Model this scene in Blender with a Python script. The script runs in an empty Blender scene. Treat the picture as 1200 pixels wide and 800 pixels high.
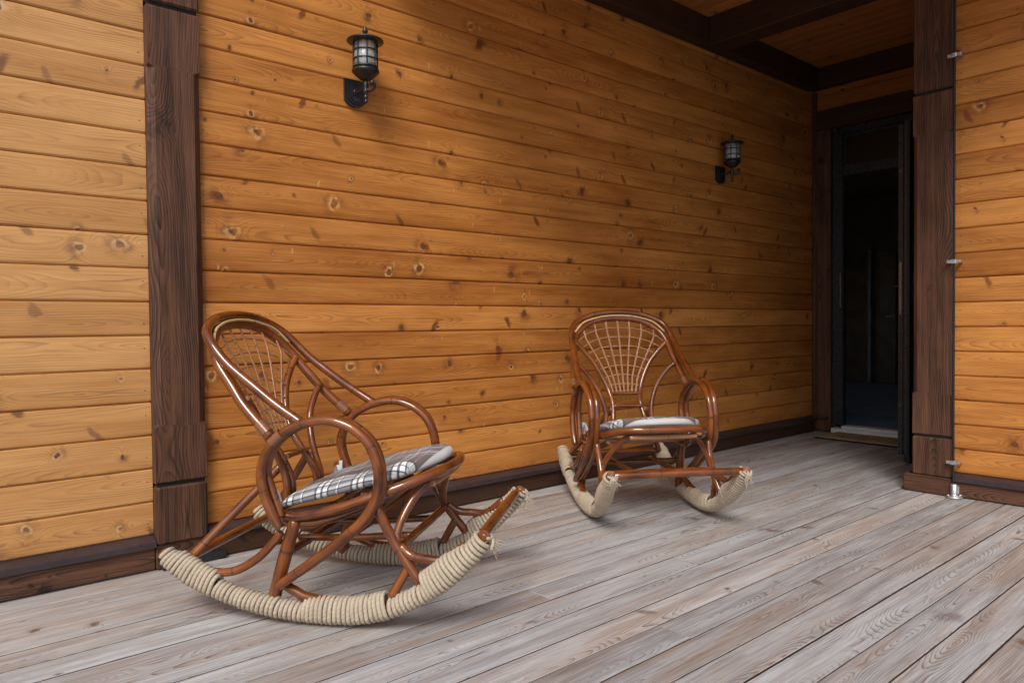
import bpy, math, random
from mathutils import Vector, Matrix, Euler
R = math.radians
random.seed(7)
sc = bpy.context.scene
col = sc.collection

# ------------------------------------------------------------------ materials
class NT:
    """small helper around a material node tree"""
    def __init__(s, name):
        s.mat = bpy.data.materials.new(name); s.mat.use_nodes = True
        s.t = s.mat.node_tree; s.t.nodes.clear()
        s.out = s.t.nodes.new('ShaderNodeOutputMaterial')
        s.b = s.t.nodes.new('ShaderNodeBsdfPrincipled')
        s.t.links.new(s.b.outputs[0], s.out.inputs[0])
    def n(s, typ): return s.t.nodes.new(typ)
    def put(s, sock, v):
        if v is None: return
        if isinstance(v, bpy.types.NodeSocket): s.t.links.new(v, sock)
        else:
            if sock.type == 'RGBA' and not isinstance(v, (int, float)) and len(v) == 3: v = (*v, 1)
            sock.default_value = v
    def m(s, op, a, b=None, c=None, clamp=False):
        n = s.n('ShaderNodeMath'); n.operation = op; n.use_clamp = clamp
        for i, v in enumerate((a, b, c)): s.put(n.inputs[i], v)
        return n.outputs[0]
    def vec(s, x, y, z=0.0):
        n = s.n('ShaderNodeCombineXYZ')
        for i, v in enumerate((x, y, z)): s.put(n.inputs[i], v)
        return n.outputs[0]
    def noise(s, v, scale=1, detail=2, rough=.5, dist=0):
        n = s.n('ShaderNodeTexNoise'); s.put(n.inputs['Vector'], v)
        n.inputs['Scale'].default_value = scale; n.inputs['Detail'].default_value = detail
        n.inputs['Roughness'].default_value = rough; n.inputs['Distortion'].default_value = dist
        return n.outputs[0]
    def mr(s, v, a, b, c=0., d=1., smooth=False):
        n = s.n('ShaderNodeMapRange'); n.clamp = True
        if smooth: n.interpolation_type = 'SMOOTHSTEP'
        for i, x in enumerate((v, a, b, c, d)): s.put(n.inputs[i], x)
        return n.outputs[0]
    def mix(s, f, a, b, mode='MIX'):
        n = s.n('ShaderNodeMix'); n.data_type = 'RGBA'; n.blend_type = mode
        s.put(n.inputs[0], f); s.put(n.inputs[6], a); s.put(n.inputs[7], b)
        return n.outputs[2]
    def attr(s, name):
        n = s.n('ShaderNodeAttribute'); n.attribute_name = name; return n.outputs['Fac']
    def uv(s):
        n = s.n('ShaderNodeUVMap'); n.uv_map = 'UVMap'
        p = s.n('ShaderNodeSeparateXYZ'); s.t.links.new(n.outputs[0], p.inputs[0])
        return p.outputs[0], p.outputs[1]
    def bump(s, h, strength=.3, dist=.001):
        n = s.n('ShaderNodeBump'); n.inputs['Strength'].default_value = strength
        n.inputs['Distance'].default_value = dist; s.put(n.inputs['Height'], h)
        s.t.links.new(n.outputs[0], s.b.inputs['Normal'])
    def set(s, **k):
        for a, v in k.items(): s.put(s.b.inputs[a.replace('_', ' ')], v)

def wood(name, light, dark, line, ring=.0075, lines=.5, knots=.45, knot_in=(.05,.02,.012), knot_rim=None,
         rough=.5, coat=0., bumpd=.0006, fibre=.35, blotch=.35, vary=.25, kscale=4.2, tint=None, lines_pow=3., ksize=1., streak=.9, spec=.3, pat=(.38,.66,.15), spike=.08, chips=0.):
    t = NT(name); u, v = t.uv(); r = t.attr('rnd')
    su = t.m('MULTIPLY_ADD', r, 37.3, u); sv = t.m('MULTIPLY_ADD', r, 13.7, v)
    # knots
    wv = t.noise(t.vec(su, sv, 1.), 14, 3)
    wv2 = t.noise(t.vec(su, sv, 31.), 14, 3)
    ku = t.m('MULTIPLY_ADD', wv, .045, su); kv = t.m('MULTIPLY_ADD', wv2, .045, sv)
    vo = t.n('ShaderNodeTexVoronoi'); vo.voronoi_dimensions = '2D'; vo.feature = 'F1'
    t.put(vo.inputs['Vector'], t.vec(ku, kv)); vo.inputs['Scale'].default_value = kscale
    sp = t.n('ShaderNodeSeparateColor'); t.t.links.new(vo.outputs['Color'], sp.inputs[0])
    on = t.m('LESS_THAN', sp.outputs[0], knots)
    rad = t.m('MULTIPLY', t.m('MULTIPLY_ADD', t.m('POWER', sp.outputs[1], 2.), .062, .014), ksize)       # in voronoi units
    q = t.m('DIVIDE', vo.outputs['Distance'], rad)
    kn = t.m('MULTIPLY', t.mr(q, .75, 1.1, 1., 0., True), on)
    rim = t.m('MULTIPLY', t.m('MULTIPLY', t.mr(q, .7, 1.0, 0., 1., True), t.mr(q, 1.2, 2.1, 1., 0., True)), on)
    halo = t.m('MULTIPLY', t.mr(q, .6, 5.5, 1., 0., True), on)
    # growth-ring field: board cut out of a log whose pith wanders
    wa = t.m('SUBTRACT', t.noise(t.vec(t.m('MULTIPLY', su, .5), r, 3.), 1, 1), .5)
    vv = t.m('MULTIPLY_ADD', wa, .16, t.m('MULTIPLY_ADD', t.m('SUBTRACT', t.m('FRACT', t.m('MULTIPLY', r, 7.31)), .5), .07, v))
    dd = t.m('MULTIPLY', t.m('SUBTRACT', t.noise(t.vec(t.m('MULTIPLY', su, 1.1), r, 7.), 1, 1.5), .5), .34)
    rr = t.m('SQRT', t.m('ADD', t.m('MULTIPLY', vv, vv), t.m('MULTIPLY', dd, dd)))
    rr = t.m('MULTIPLY_ADD', t.noise(t.vec(t.m('MULTIPLY', su, 5.), t.m('MULTIPLY', sv, 30.), 2.), 1, 2), .012, rr)
    rr = t.m('MULTIPLY_ADD', halo, .022, rr)
    ph = t.m('FRACT', t.m('DIVIDE', rr, ring))
    tri = t.m('MULTIPLY', t.m('POWER', ph, lines_pow), t.mr(ph, .93, 1., 1., 0.))
    patch = t.mr(t.noise(t.vec(t.m('MULTIPLY', su, 2.6), t.m('MULTIPLY', sv, 16.), 5.), 1, 3), pat[0], pat[1], pat[2], 1.)
    ln = t.m('MULTIPLY', t.m('MULTIPLY', tri, patch), lines, clamp=True)
    fb = t.m('MULTIPLY_ADD', t.noise(t.vec(t.m('MULTIPLY', su, 9.), t.m('MULTIPLY', sv, 420.), 1.), 1, 3, .6), .5, t.m('MULTIPLY', t.noise(t.vec(t.m('MULTIPLY', su, 3.), t.m('MULTIPLY', sv, 120.), 11.), 1, 3, .6), .5))
    fb = t.m('MULTIPLY_ADD', t.m('SUBTRACT', fb, .5), 1.7, .5)
    bl = t.noise(t.vec(t.m('MULTIPLY', su, 2.), t.m('MULTIPLY', sv, 9.), 9.), 1, 3, .55)
    stk = t.noise(t.vec(t.m('MULTIPLY', su, .9), t.m('MULTIPLY', sv, 38.), 41.), 1, 4, .65)
    f = t.m('MULTIPLY_ADD', t.m('SUBTRACT', stk, .5), streak, t.m('MULTIPLY_ADD', t.m('SUBTRACT', fb, .5), fibre, t.m('MULTIPLY_ADD', t.m('SUBTRACT', bl, .5), blotch*2.2, .45)))
    f = t.m('ADD', f, t.m('MULTIPLY', t.m('SUBTRACT', t.m('FRACT', t.m('MULTIPLY', r, 3.77)), .5), vary), clamp=True)
    c = t.mix(f, light, dark)
    if tint:
        tf = t.mr(t.noise(t.vec(t.m('MULTIPLY', su, 1.3), t.m('MULTIPLY', sv, 14.), 21.), 1, 5, .65), .42, .60)
        tf = t.m('ADD', t.m('MULTIPLY', tf, .62), t.m('MULTIPLY', t.m('SUBTRACT', t.m('FRACT', t.m('MULTIPLY', r, 9.13)), .5), .5), clamp=True)
        c = t.mix(tf, c, t.mix(f, tint[0], tint[1]))
    c = t.mix(ln, c, line)
    sm = t.m('MULTIPLY', t.m('MULTIPLY', halo, halo), t.mr(t.noise(t.vec(su, sv, 4.), 16, 2), .4, .62, 0., .9))
    c = t.mix(sm, c, line)
    def rotv(ang, k1, k2, off):
        ca, sa = math.cos(ang), math.sin(ang)
        a_ = t.m('MULTIPLY', t.m('ADD', t.m('MULTIPLY', ku, ca), t.m('MULTIPLY', kv, sa)), k1)
        b_ = t.m('MULTIPLY', t.m('SUBTRACT', t.m('MULTIPLY', kv, ca), t.m('MULTIPLY', ku, sa)), k2)
        v_ = t.n('ShaderNodeTexVoronoi'); v_.voronoi_dimensions = '2D'; t.put(v_.inputs['Vector'], t.vec(t.m('ADD', a_, off), b_)); v_.inputs['Scale'].default_value = 1.
        s_ = t.n('ShaderNodeSeparateColor'); t.t.links.new(v_.outputs['Color'], s_.inputs[0]); return v_.outputs['Distance'], s_
    for an, k1, k2, of in ((1.05, 3.6, 10., 3.3), (2.2, 4.0, 11., 9.1)):
        dv, sc_ = rotv(an, k1, k2, of)
        m_ = t.m('MULTIPLY', t.m('LESS_THAN', sc_.outputs[0], spike*.5), t.mr(t.m('ADD', dv, t.m('MULTIPLY', t.m('SUBTRACT', fb, .5), .22)), .09, .20, 1., 0., True))
        c = t.mix(t.m('MULTIPLY', m_, t.m('MULTIPLY_ADD', sc_.outputs[1], .5, .4)), c, line)
    if chips:
        dv, sc_ = rotv(1.5, 9., 30., 5.)
        m_ = t.m('MULTIPLY', t.m('LESS_THAN', sc_.outputs[0], chips), t.mr(dv, .06, .2, 1., 0., True))
        c = t.mix(t.m('MULTIPLY', m_, t.m('MULTIPLY', sc_.outputs[1], .6)), c, (.72,.45,.20))
    if knot_rim: c = t.mix(t.m('MULTIPLY', rim, t.m('MULTIPLY', t.m('GREATER_THAN', sp.outputs[2], .45), t.mr(t.noise(t.vec(su, sv, 51.), 40, 2), .4, .6, .1, .9))), c, knot_rim)
    kt = t.mix(t.mr(t.m('FRACT', t.m('MULTIPLY', q, 2.6)), 0., 1.), knot_in, tuple(min(1, x*2.2) for x in knot_in))
    c = t.mix(t.m('MULTIPLY', kn, t.m('MULTIPLY_ADD', t.m('LESS_THAN', sp.outputs[2], .55), .45, .45)), c, kt)
    t.set(Base_Color=c, Roughness=t.mr(fb, .3, .7, rough-.06, rough+.1), Coat_Weight=coat, Coat_Roughness=.25, Specular_IOR_Level=spec)
    t.bump(t.m('ADD', t.m('MULTIPLY', fb, .6), t.m('SUBTRACT', t.m('MULTIPLY', bl, .8), t.m('MULTIPLY', ln, .7))), .6, bumpd)
    return t.mat

def plain(name, c, rough=.5, metal=0., nscale=40., namt=.25, bumpd=.0003, coat=0.):
    t = NT(name); tc = t.n('ShaderNodeTexCoord'); n = t.noise(tc.outputs['Object'], nscale, 4, .6)
    n2 = t.noise(tc.outputs['Object'], nscale*.12, 2)
    f = t.mr(t.m('ADD', n, n2), .7, 1.3, 0., 1.)
    t.set(Base_Color=t.mix(f, tuple(x*(1-namt) for x in c), tuple(min(1, x*(1+namt)) for x in c)),
          Roughness=t.mr(n, .3, .7, max(.05, rough-.08), rough+.1), Metallic=metal, Coat_Weight=coat)
    t.bump(n, .5, bumpd)
    return t.mat

M = {}
M['pine']  = wood('oiled_pine', (.66,.290,.074), (.31,.100,.016), (.12,.036,.012), ring=.009, lines=.75, chips=.025, spike=.09, knots=.7, kscale=4.6, ksize=1.25, knot_rim=(.66,.38,.15),
                  knot_in=(.085,.03,.015), rough=.42, coat=.03, fibre=.8, blotch=.6, vary=.6, bumpd=.0005)
M['pine_pale'] = wood('lit_side_pine', (.70,.395,.155), (.45,.205,.060), (.15,.065,.04), ring=.009, lines=.75, knots=.6, spike=.24,
                  knot_rim=(.64,.42,.22), knot_in=(.07,.03,.025), rough=.5, fibre=.7, blotch=.5, vary=.4, ksize=1.6, bumpd=.0005)  # left segment pine: its brighter light is put into the base colour
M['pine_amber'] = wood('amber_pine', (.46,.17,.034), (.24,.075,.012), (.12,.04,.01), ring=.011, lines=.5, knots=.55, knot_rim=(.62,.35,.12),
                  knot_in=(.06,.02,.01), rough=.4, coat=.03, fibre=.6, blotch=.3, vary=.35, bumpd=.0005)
M['ceil']  = wood('ceiling_pine', (.55,.22,.06), (.28,.09,.022), (.07,.02,.006), ring=.011, lines=.6, knots=.35, rough=.55)
M['deck']  = wood('weathered_deck', (.55,.58,.61), (.225,.22,.225), (.075,.04,.027), ring=.0062, lines=1., knots=.36, knot_in=(.12,.07,.05),
                  rough=.62, fibre=1.3, blotch=.3, vary=.5, bumpd=.0014, lines_pow=4., pat=(.40,.58,.08), spike=.02, streak=1.3, tint=((.45,.37,.31), (.21,.15,.115)), kscale=3.4, ksize=.75)
M['stain'] = wood('dark_stained_timber', (.170,.078,.046), (.026,.012,.007), (.007,.004,.003), ring=.0085, lines=1., knots=.25, knot_in=(.015,.01,.008),
                  rough=.62, fibre=1.3, blotch=.5, vary=.2, bumpd=.0018, lines_pow=2., spike=0., streak=1.6, pat=(.34,.6,.2))
M['beam']  = wood('dark_beam', (.075,.034,.018), (.03,.013,.007), (.008,.005,.004), ring=.01, lines=.8, knots=.25, knot_in=(.01,.006,.005), rough=.6, fibre=.6)
M['flash'] = plain('brown_metal_flashing', (.042,.028,.032), .35, .0, 30, .2, coat=.3)
M['black'] = plain('black_painted_metal', (.012,.013,.015), .38, .0, 60, .3, coat=.2)
M['rubber']= plain('black_rubber', (.010,.010,.011), .6)
M['anth']  = plain('anthracite_door_paint', (.020,.028,.036), .3, 0, 50, .15)
M['zinc']  = plain('galvanised_steel', (.62,.64,.66), .38, .85, 60, .25)
M['brass'] = plain('dull_lock_metal', (.30,.24,.19), .5, .5, 60, .3)
M['alu']   = plain('aluminium_threshold', (.78,.80,.84), .45, .2, 60, .15)
M['gap']   = plain('dark_gap', (.006,.005,.005), .9)
M['grime'] = plain('grimy_board_edge', (.055,.032,.02), .9)
M['room']  = plain('dim_room_wall', (.22,.15,.10), .8)
M['tile']  = plain('dark_hall_tile', (.42,.46,.50), .35)
M['idoor'] = plain('interior_door_paint', (.22,.15,.10), .4)
M['iedge'] = plain('interior_door_edge', (.35,.36,.38), .4)

def carpet():
    t = NT('blue_carpet'); tc = t.n('ShaderNodeTexCoord'); n = t.noise(tc.outputs['Object'], 260, 2)
    t.set(Base_Color=t.mix(n, (.08,.15,.23), (.34,.46,.58)), Roughness=.95); t.bump(n, .8, .003); return t.mat
M['carpet'] = carpet()
def coir():
    t = NT('coir_mat'); tc = t.n('ShaderNodeTexCoord'); n = t.noise(tc.outputs['Object'], 170, 3, .7); n2 = t.noise(tc.outputs['Object'], 14, 2)
    c = t.mix(t.mr(n, .35, .65), (.22,.14,.07), (.78,.58,.34)); c = t.mix(t.mr(n2, .3, .8, 0, .4), c, (.12,.08,.05))
    t.set(Base_Color=c, Roughness=.95); t.bump(n, 1., .006); return t.mat
M['coir'] = coir()
def ground():
    t = NT('lawn'); tc = t.n('ShaderNodeTexCoord'); n = t.noise(tc.outputs['Object'], 3, 6, .7); n2 = t.noise(tc.outputs['Object'], .1, 3)
    c = t.mix(t.mr(n, .3, .7), (.045,.06,.025), (.12,.13,.06)); c = t.mix(t.mr(n2, .4, .6), c, (.17,.15,.12))
    t.set(Base_Color=c, Roughness=.95); t.bump(n, 1., .05); return t.mat
M['ground'] = ground()
def cane(name, c1, c2, node=(.05,.018,.008), rough=.2, coat=1.):
    t = NT(name); u, v = t.uv(); r = t.attr('rnd'); su = t.m('MULTIPLY_ADD', r, 23.1, u)
    n = t.noise(t.vec(t.m('MULTIPLY', su, 9.), t.m('MULTIPLY', v, 2.), r), 1, 3)
    st = t.noise(t.vec(t.m('MULTIPLY', su, 6.), t.m('MULTIPLY', v, 26.), r), 1, 2)
    wob = t.noise(t.vec(su, r, 0.), 2.2, 1)
    ph = t.m('FRACT', t.m('ADD', t.m('MULTIPLY', su, 3.6), t.m('MULTIPLY', wob, 1.2)))
    ring = t.m('MULTIPLY', t.mr(ph, .965, .985, 0., 1.), t.mr(ph, .99, 1., 1., 0.))
    c = t.mix(t.mr(t.m('ADD', t.m('MULTIPLY', n, .7), t.m('MULTIPLY', st, .3)), .32, .68), c1, c2)
    c = t.mix(t.m('MULTIPLY', ring, .75), c, node)
    t.set(Base_Color=c, Roughness=.6, Specular_IOR_Level=.05, Coat_Weight=coat, Coat_Roughness=rough*.3, Coat_IOR=1.65)
    t.bump(t.m('ADD', t.m('MULTIPLY', ring, 1.), t.m('MULTIPLY', n, .5)), .5, .0012)
    return t.mat
M['cane'] = cane('varnished_cane', (.052,.011,.003), (.27,.076,.012))
M['cane_l'] = cane('thin_cane_core', (.30,.14,.065), (.46,.25,.14), rough=.5, coat=.4)
M['cane_w'] = cane('pale_cane_strip', (.55,.36,.17), (.68,.48,.26), rough=.5, coat=.3)
def endgrain():
    t = NT('cane_end_grain'); tc = t.n('ShaderNodeTexCoord'); n = t.noise(tc.outputs['Object'], 220, 3)
    t.set(Base_Color=t.mix(t.mr(n, .35, .65), (.10,.035,.02), (.34,.17,.12)), Roughness=.7); return t.mat
M['end'] = endgrain()
def binding():
    t = NT('cane_binding'); u, v = t.uv()
    ph = t.m('FRACT', t.m('MULTIPLY', u, 230.)); g = t.m('MULTIPLY', t.mr(ph, 0., .2, 0., 1.), t.mr(ph, .8, 1., 1., 0.))
    t.set(Base_Color=t.mix(g, (.06,.022,.01), (.30,.13,.06)), Roughness=.35, Coat_Weight=.5); t.bump(g, 1., .002); return t.mat
M['bind'] = binding()
def rope():
    t = NT('jute_rope'); u, v = t.uv()
    tw = t.m('FRACT', t.m('MULTIPLY_ADD', u, 75., t.m('MULTIPLY', v, -1.)))
    g = t.m('SINE', t.m('MULTIPLY', tw, math.pi))
    tc = t.n('ShaderNodeTexCoord'); n = t.noise(tc.outputs['Object'], 420, 3, .7); n2 = t.noise(tc.outputs['Object'], 22, 3)
    fb = t.noise(t.vec(t.m('MULTIPLY', u, 500.), t.m('MULTIPLY_ADD', v, 6., t.m('MULTIPLY', u, 380.))), 1, 2)
    c = t.mix(t.mr(n, .3, .7), (.36,.305,.23), (.58,.51,.40)); c = t.mix(t.mr(n2, .35, .7, 0., .45), c, (.33,.27,.20))
    c = t.mix(t.mr(g, 0., .45, .3, 0.), c, (.25,.18,.115))
    t.set(Base_Color=c, Roughness=.9); t.bump(t.m('ADD', t.m('MULTIPLY', g, .8), t.m('ADD', t.m('MULTIPLY', n, .5), t.m('MULTIPLY', fb, .25))), .7, .0011); return t.mat
M['rope'] = rope()
def plaid():
    t = NT('plaid_cotton'); u, v = t.uv()
    tc = t.n('ShaderNodeTexCoord'); wn = t.noise(tc.outputs['Object'], 9, 2)
    au = t.m('ABSOLUTE', t.m('MULTIPLY_ADD', t.m('SUBTRACT', wn, .5), .006, u)); uu = t.m('MULTIPLY_ADD', t.m('SUBTRACT', wn, .5), .025, u); vv = t.m('MULTIPLY_ADD', t.m('SUBTRACT', wn, .5), .012, v)
    def b(x, lo, hi): return t.m('MULTIPLY', t.m('GREATER_THAN', x, lo), t.m('LESS_THAN', x, hi))
    def any_(*a):
        r = a[0]
        for x in a[1:]: r = t.m('ADD', r, x, clamp=True)
        return r
    wu = any_(b(au, .183, .207), b(au, .213, .236), b(au, .258, .272), b(uu, .040, .050), b(uu, .056, .070), b(uu, .088, .094), b(uu, -.078, -.066), b(uu, -.060, -.050), b(uu, -.020, -.015))
    ku = any_(b(au, .176, .183), b(au, .207, .213), b(au, .236, .243), b(au, .272, .278), b(uu, .050, .056), b(uu, .070, .076), b(uu, -.066, -.060), b(uu, -.090, -.080))
    pv = t.m('FRACT', t.m('ADD', t.m('DIVIDE', vv, .128), .28))
    wv = any_(b(pv, .08, .19), b(pv, .25, .37), b(pv, .62, .66)); kv = any_(b(pv, .02, .08), b(pv, .19, .25), b(pv, .37, .42), b(pv, .66, .69))
    edge = t.m('GREATER_THAN', au, .176)
    c = t.mix(edge, (.125,.09,.085), (.20,.21,.235))
    wva = t.m('MULTIPLY', wv, t.m('MULTIPLY_ADD', edge, .30, .25)); kva = t.m('MULTIPLY', kv, t.m('MULTIPLY_ADD', edge, .45, .25))
    c = t.mix(t.m('MULTIPLY_ADD', wu, .42, wva, clamp=True), c, (.80,.84,.88))
    c = t.mix(t.m('MULTIPLY', t.m('MULTIPLY_ADD', ku, .75, kva, clamp=True), t.m('SUBTRACT', 1., t.m('MULTIPLY', t.m('MULTIPLY', wu, wv), .9))), c, (.018,.02,.028))
    fr = t.m('MULTIPLY', t.mr(v, .090, .094), .93)
    c = t.mix(fr, c, (.56,.59,.60))
    wf = t.noise(t.vec(t.m('MULTIPLY', u, 900.), t.m('MULTIPLY', v, 900.)), 1, 1)
    t.set(Base_Color=t.mix(t.mr(wf, .3, .7, 0., .22), c, (.1,.1,.1)), Roughness=.85, Sheen_Weight=.2)
    t.bump(t.m('ADD', t.m('MULTIPLY', wf, .15), t.noise(tc.outputs['Object'], 26, 2)), .4, .003); return t.mat
M['plaid'] = plaid()
def cloth_white():
    t = NT('white_cotton_tie'); t.set(Base_Color=(.62,.68,.74), Roughness=.85); return t.mat
M['tie'] = cloth_white()
def glass(name, c, rough, tr):
    t = NT(name); tc = t.n('ShaderNodeTexCoord'); n = t.noise(tc.outputs['Object'], 45, 2)
    t.set(Base_Color=c, Roughness=rough, Transmission_Weight=tr, IOR=1.45); t.bump(n, .6, .003); return t.mat
M['lglass'] = glass('seeded_lantern_glass', (.80,.88,.95), .08, .72)
M['pane'] = glass('window_glass', (.5,.5,.5), .02, 1.)
M['bulb'] = glass('white_bulb', (.9,.9,.88), .35, 0.)

# ------------------------------------------------------------------ mesh building
class MB:
    def __init__(s): s.v = []; s.f = []; s.uv = []; s.r = []; s.mi = []; s.sm = []
    def face(s, idx, uvs, r=0., mi=0, smooth=False):
        s.f.append(idx); s.uv.append(uvs); s.r.append(r); s.mi.append(mi); s.sm.append(smooth)
    def box(s, lo, hi, r=None, axis=0, bev=0., mi=0, side=None):
        """box with the grain along `axis`; bev = chamfer of its edges"""
        if r is None: r = random.random()
        x0, y0, z0 = lo; x1, y1, z1 = hi; b = min(bev, (x1-x0)*.45, (y1-y0)*.45, (z1-z0)*.45)
        if b <= 0:
            P = [(x, y, z) for x in (x0, x1) for y in (y0, y1) for z in (z0, z1)]
            F = [((0,1,3,2), 0), ((4,6,7,5), 0), ((0,4,5,1), 1), ((2,3,7,6), 1), ((0,2,6,4), 2), ((1,5,7,3), 2)]
        else:
            P = []; idx = {}
            for i, x in enumerate((x0, x1)):
                for j, y in enumerate((y0, y1)):
                    for k, z in enumerate((z0, z1)):
                        sx, sy, sz = (1-2*i), (1-2*j), (1-2*k)
                        for a in range(3):
                            p = [x + sx*b, y + sy*b, z + sz*b]; p[a] = (x, y, z)[a]
                            idx[(i, j, k, a)] = len(P); P.append(tuple(p))
            F = []
            def V(i, j, k, a): return idx[(i, j, k, a)]
            F.append(((V(0,0,0,0), V(0,0,1,0), V(0,1,1,0), V(0,1,0,0)), 0)); F.append(((V(1,0,0,0), V(1,1,0,0), V(1,1,1,0), V(1,0,1,0)), 0))
            F.append(((V(0,0,0,1), V(1,0,0,1), V(1,0,1,1), V(0,0,1,1)), 1)); F.append(((V(0,1,0,1), V(0,1,1,1), V(1,1,1,1), V(1,1,0,1)), 1))
            F.append(((V(0,0,0,2), V(0,1,0,2), V(1,1,0,2), V(1,0,0,2)), 2)); F.append(((V(0,0,1,2), V(1,0,1,2), V(1,1,1,2), V(0,1,1,2)), 2))
            for i in (0, 1):
                for j in (0, 1):
                    q = (V(i,j,0,0), V(i,j,0,1), V(i,j,1,1), V(i,j,1,0)); F.append((q if i == j else q[::-1], 0))
                    q = (V(i,0,j,0), V(i,0,j,2), V(i,1,j,2), V(i,1,j,0)); F.append((q[::-1] if i == j else q, 0))
                    q = (V(0,i,j,1), V(0,i,j,2), V(1,i,j,2), V(1,i,j,1)); F.append((q if i == j else q[::-1], 1))
                    for k in (0, 1):
                        q = (V(i,j,k,0), V(i,j,k,1), V(i,j,k,2)); F.append((q[::-1] if (i+j+k) % 2 == 0 else q, 0))
        c = [(lo[k]+hi[k])/2 for k in range(3)]
        o = len(s.v); s.v += P
        oth = [k for k in range(3) if k != axis]
        for f, n in F:
            uvs = []
            for q in f:
                p = P[q]
                if n == axis: uvs.append((p[oth[0]]-c[oth[0]], p[oth[1]]-c[oth[1]]))
                else:
                    w = [k for k in oth if k != n][0]; uvs.append((p[axis], p[w]-c[w]))
            zs = [P[q][2] for q in f]
            s.face([o+q for q in f], uvs, r, side if (side is not None and max(zs) < hi[2]-1e-6 and n != 2 or (side is not None and n == 2 and max(zs) < (lo[2]+hi[2])/2)) else mi)
    def tube(s, pts, rad, seg=12, r=None, closed=False, cap=True, mi=0, capmi=None, sub=6, flat=None, smooth_path=True):
        if r is None: r = random.random()
        P = [Vector(p) for p in pts]
        if callable(rad): rf = rad
        elif isinstance(rad, (list, tuple)):
            rl = list(rad)
            def rf(t): x = t*(len(rl)-1); i = min(int(x), len(rl)-2); return rl[i]*(1-(x-i)) + rl[i+1]*(x-i)
        else: rf = lambda t: rad
        if smooth_path and len(P) > 2: P = catmull(P, sub, closed)
        elif len(P) == 2 and smooth_path: P = [P[0].lerp(P[1], k/4) for k in range(5)]
        n = len(P); o = len(s.v); L = 0; ls = []
        T = []
        for i in range(n):
            a = P[i-1] if (i > 0 or closed) else P[i]; b = P[(i+1) % n] if (i < n-1 or closed) else P[i]
            d = (b-a); T.append(d.normalized() if d.length > 1e-9 else Vector((0,0,1)))
        up = Vector((0,0,1)) if abs(T[0].z) < .9 else Vector((1,0,0))
        N = (up - T[0]*up.dot(T[0])).normalized()
        for i in range(n):
            if i: L += (P[i]-P[i-1]).length
            ls.append(L)
            N = (N - T[i]*N.dot(T[i])).normalized(); B = T[i].cross(N); rr = rf(i/max(1, n-1))
            for k in range(seg):
                a = 2*math.pi*k/seg; s.v.append(tuple(P[i] + (N*math.cos(a) + B*math.sin(a))*rr))
        ls.append(L + (P[0]-P[-1]).length)
        for i in range(n if closed else n-1):
            j = (i+1) % n
            for k in range(seg):
                k2 = (k+1) % seg
                s.face([o+i*seg+k, o+i*seg+k2, o+j*seg+k2, o+j*seg+k],
                       [(ls[i], k/seg), (ls[i], (k+1)/seg), (ls[i+1], (k+1)/seg), (ls[i+1], k/seg)], r, mi, True)
        if cap and not closed:
            cm = mi if capmi is None else capmi
            for i, sg in ((0, -1), (n-1, 1)):
                rr = rf(i/max(1, n-1)); c = P[i] + T[i]*sg*rr*.28; N2 = None
                # rounded lip then a disc
                base = o+i*seg; ring = []
                for k in range(seg):
                    p = Vector(s.v[base+k]); q = P[i] + (p-P[i])*.82 + T[i]*sg*rr*.2
                    ring.append(len(s.v)); s.v.append(tuple(q))
                for k in range(seg):
                    k2 = (k+1) % seg; q = [base+k, base+k2, ring[k2], ring[k]]
                    if sg < 0: q = q[::-1]
                    s.face(q, [(ls[i], k/seg)]*4, r, mi, True)
                q = ring if sg > 0 else ring[::-1]
                s.face(q, [(math.cos(k), math.sin(k)) for k in range(seg)], r, cm, False)
    def lathe(s, prof, c, seg=24, r=0., mi=0, smooth=True, axis='z'):
        o = len(s.v); c = Vector(c)
        for (rd, z) in prof:
            for k in range(seg):
                a = 2*math.pi*k/seg
                p = Vector((rd*math.cos(a), rd*math.sin(a), z)) if axis == 'z' else Vector((rd*math.cos(a), z, rd*math.sin(a))) if axis == 'y' else Vector((z, rd*math.cos(a), rd*math.sin(a)))
                s.v.append(tuple(c+p))
        for i in range(len(prof)-1):
            for k in range(seg):
                k2 = (k+1) % seg
                q = [o+i*seg+k, o+i*seg+k2, o+(i+1)*seg+k2, o+(i+1)*seg+k]
                s.face(q, [(k/seg, prof[i][1]), ((k+1)/seg, prof[i][1]), ((k+1)/seg, prof[i+1][1]), (k/seg, prof[i+1][1])], r, mi, smooth)
        for i, fl in ((0, True), (len(prof)-1, False)):
            if prof[i][0] > 1e-5:
                q = [o+i*seg+k for k in range(seg)]
                s.face(q[::-1] if fl else q, [(0, 0)]*seg, r, mi, False)
    def build(s, name, mats, parent=None, fix=False):
        me = bpy.data.meshes.new(name); me.from_pydata(s.v, [], s.f); 
        uvl = me.uv_layers.new(name='UVMap'); k = 0
        flat = [c for u in s.uv for q in u for c in q]
        uvl.data.foreach_set('uv', flat)
        at = me.attributes.new('rnd', 'FLOAT', 'FACE'); at.data.foreach_set('value', s.r)
        if not isinstance(mats, (list, tuple)): mats = [mats]
        for m in mats: me.materials.append(m)
        me.polygons.foreach_set('material_index', s.mi); me.polygons.foreach_set('use_smooth', s.sm)
        me.update()
        if fix:
            import bmesh
            b = bmesh.new(); b.from_mesh(me); bmesh.ops.recalc_face_normals(b, faces=b.faces); b.to_mesh(me); b.free()
        o = bpy.data.objects.new(name, me); col.objects.link(o)
        if parent: o.parent = parent
        return o

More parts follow.
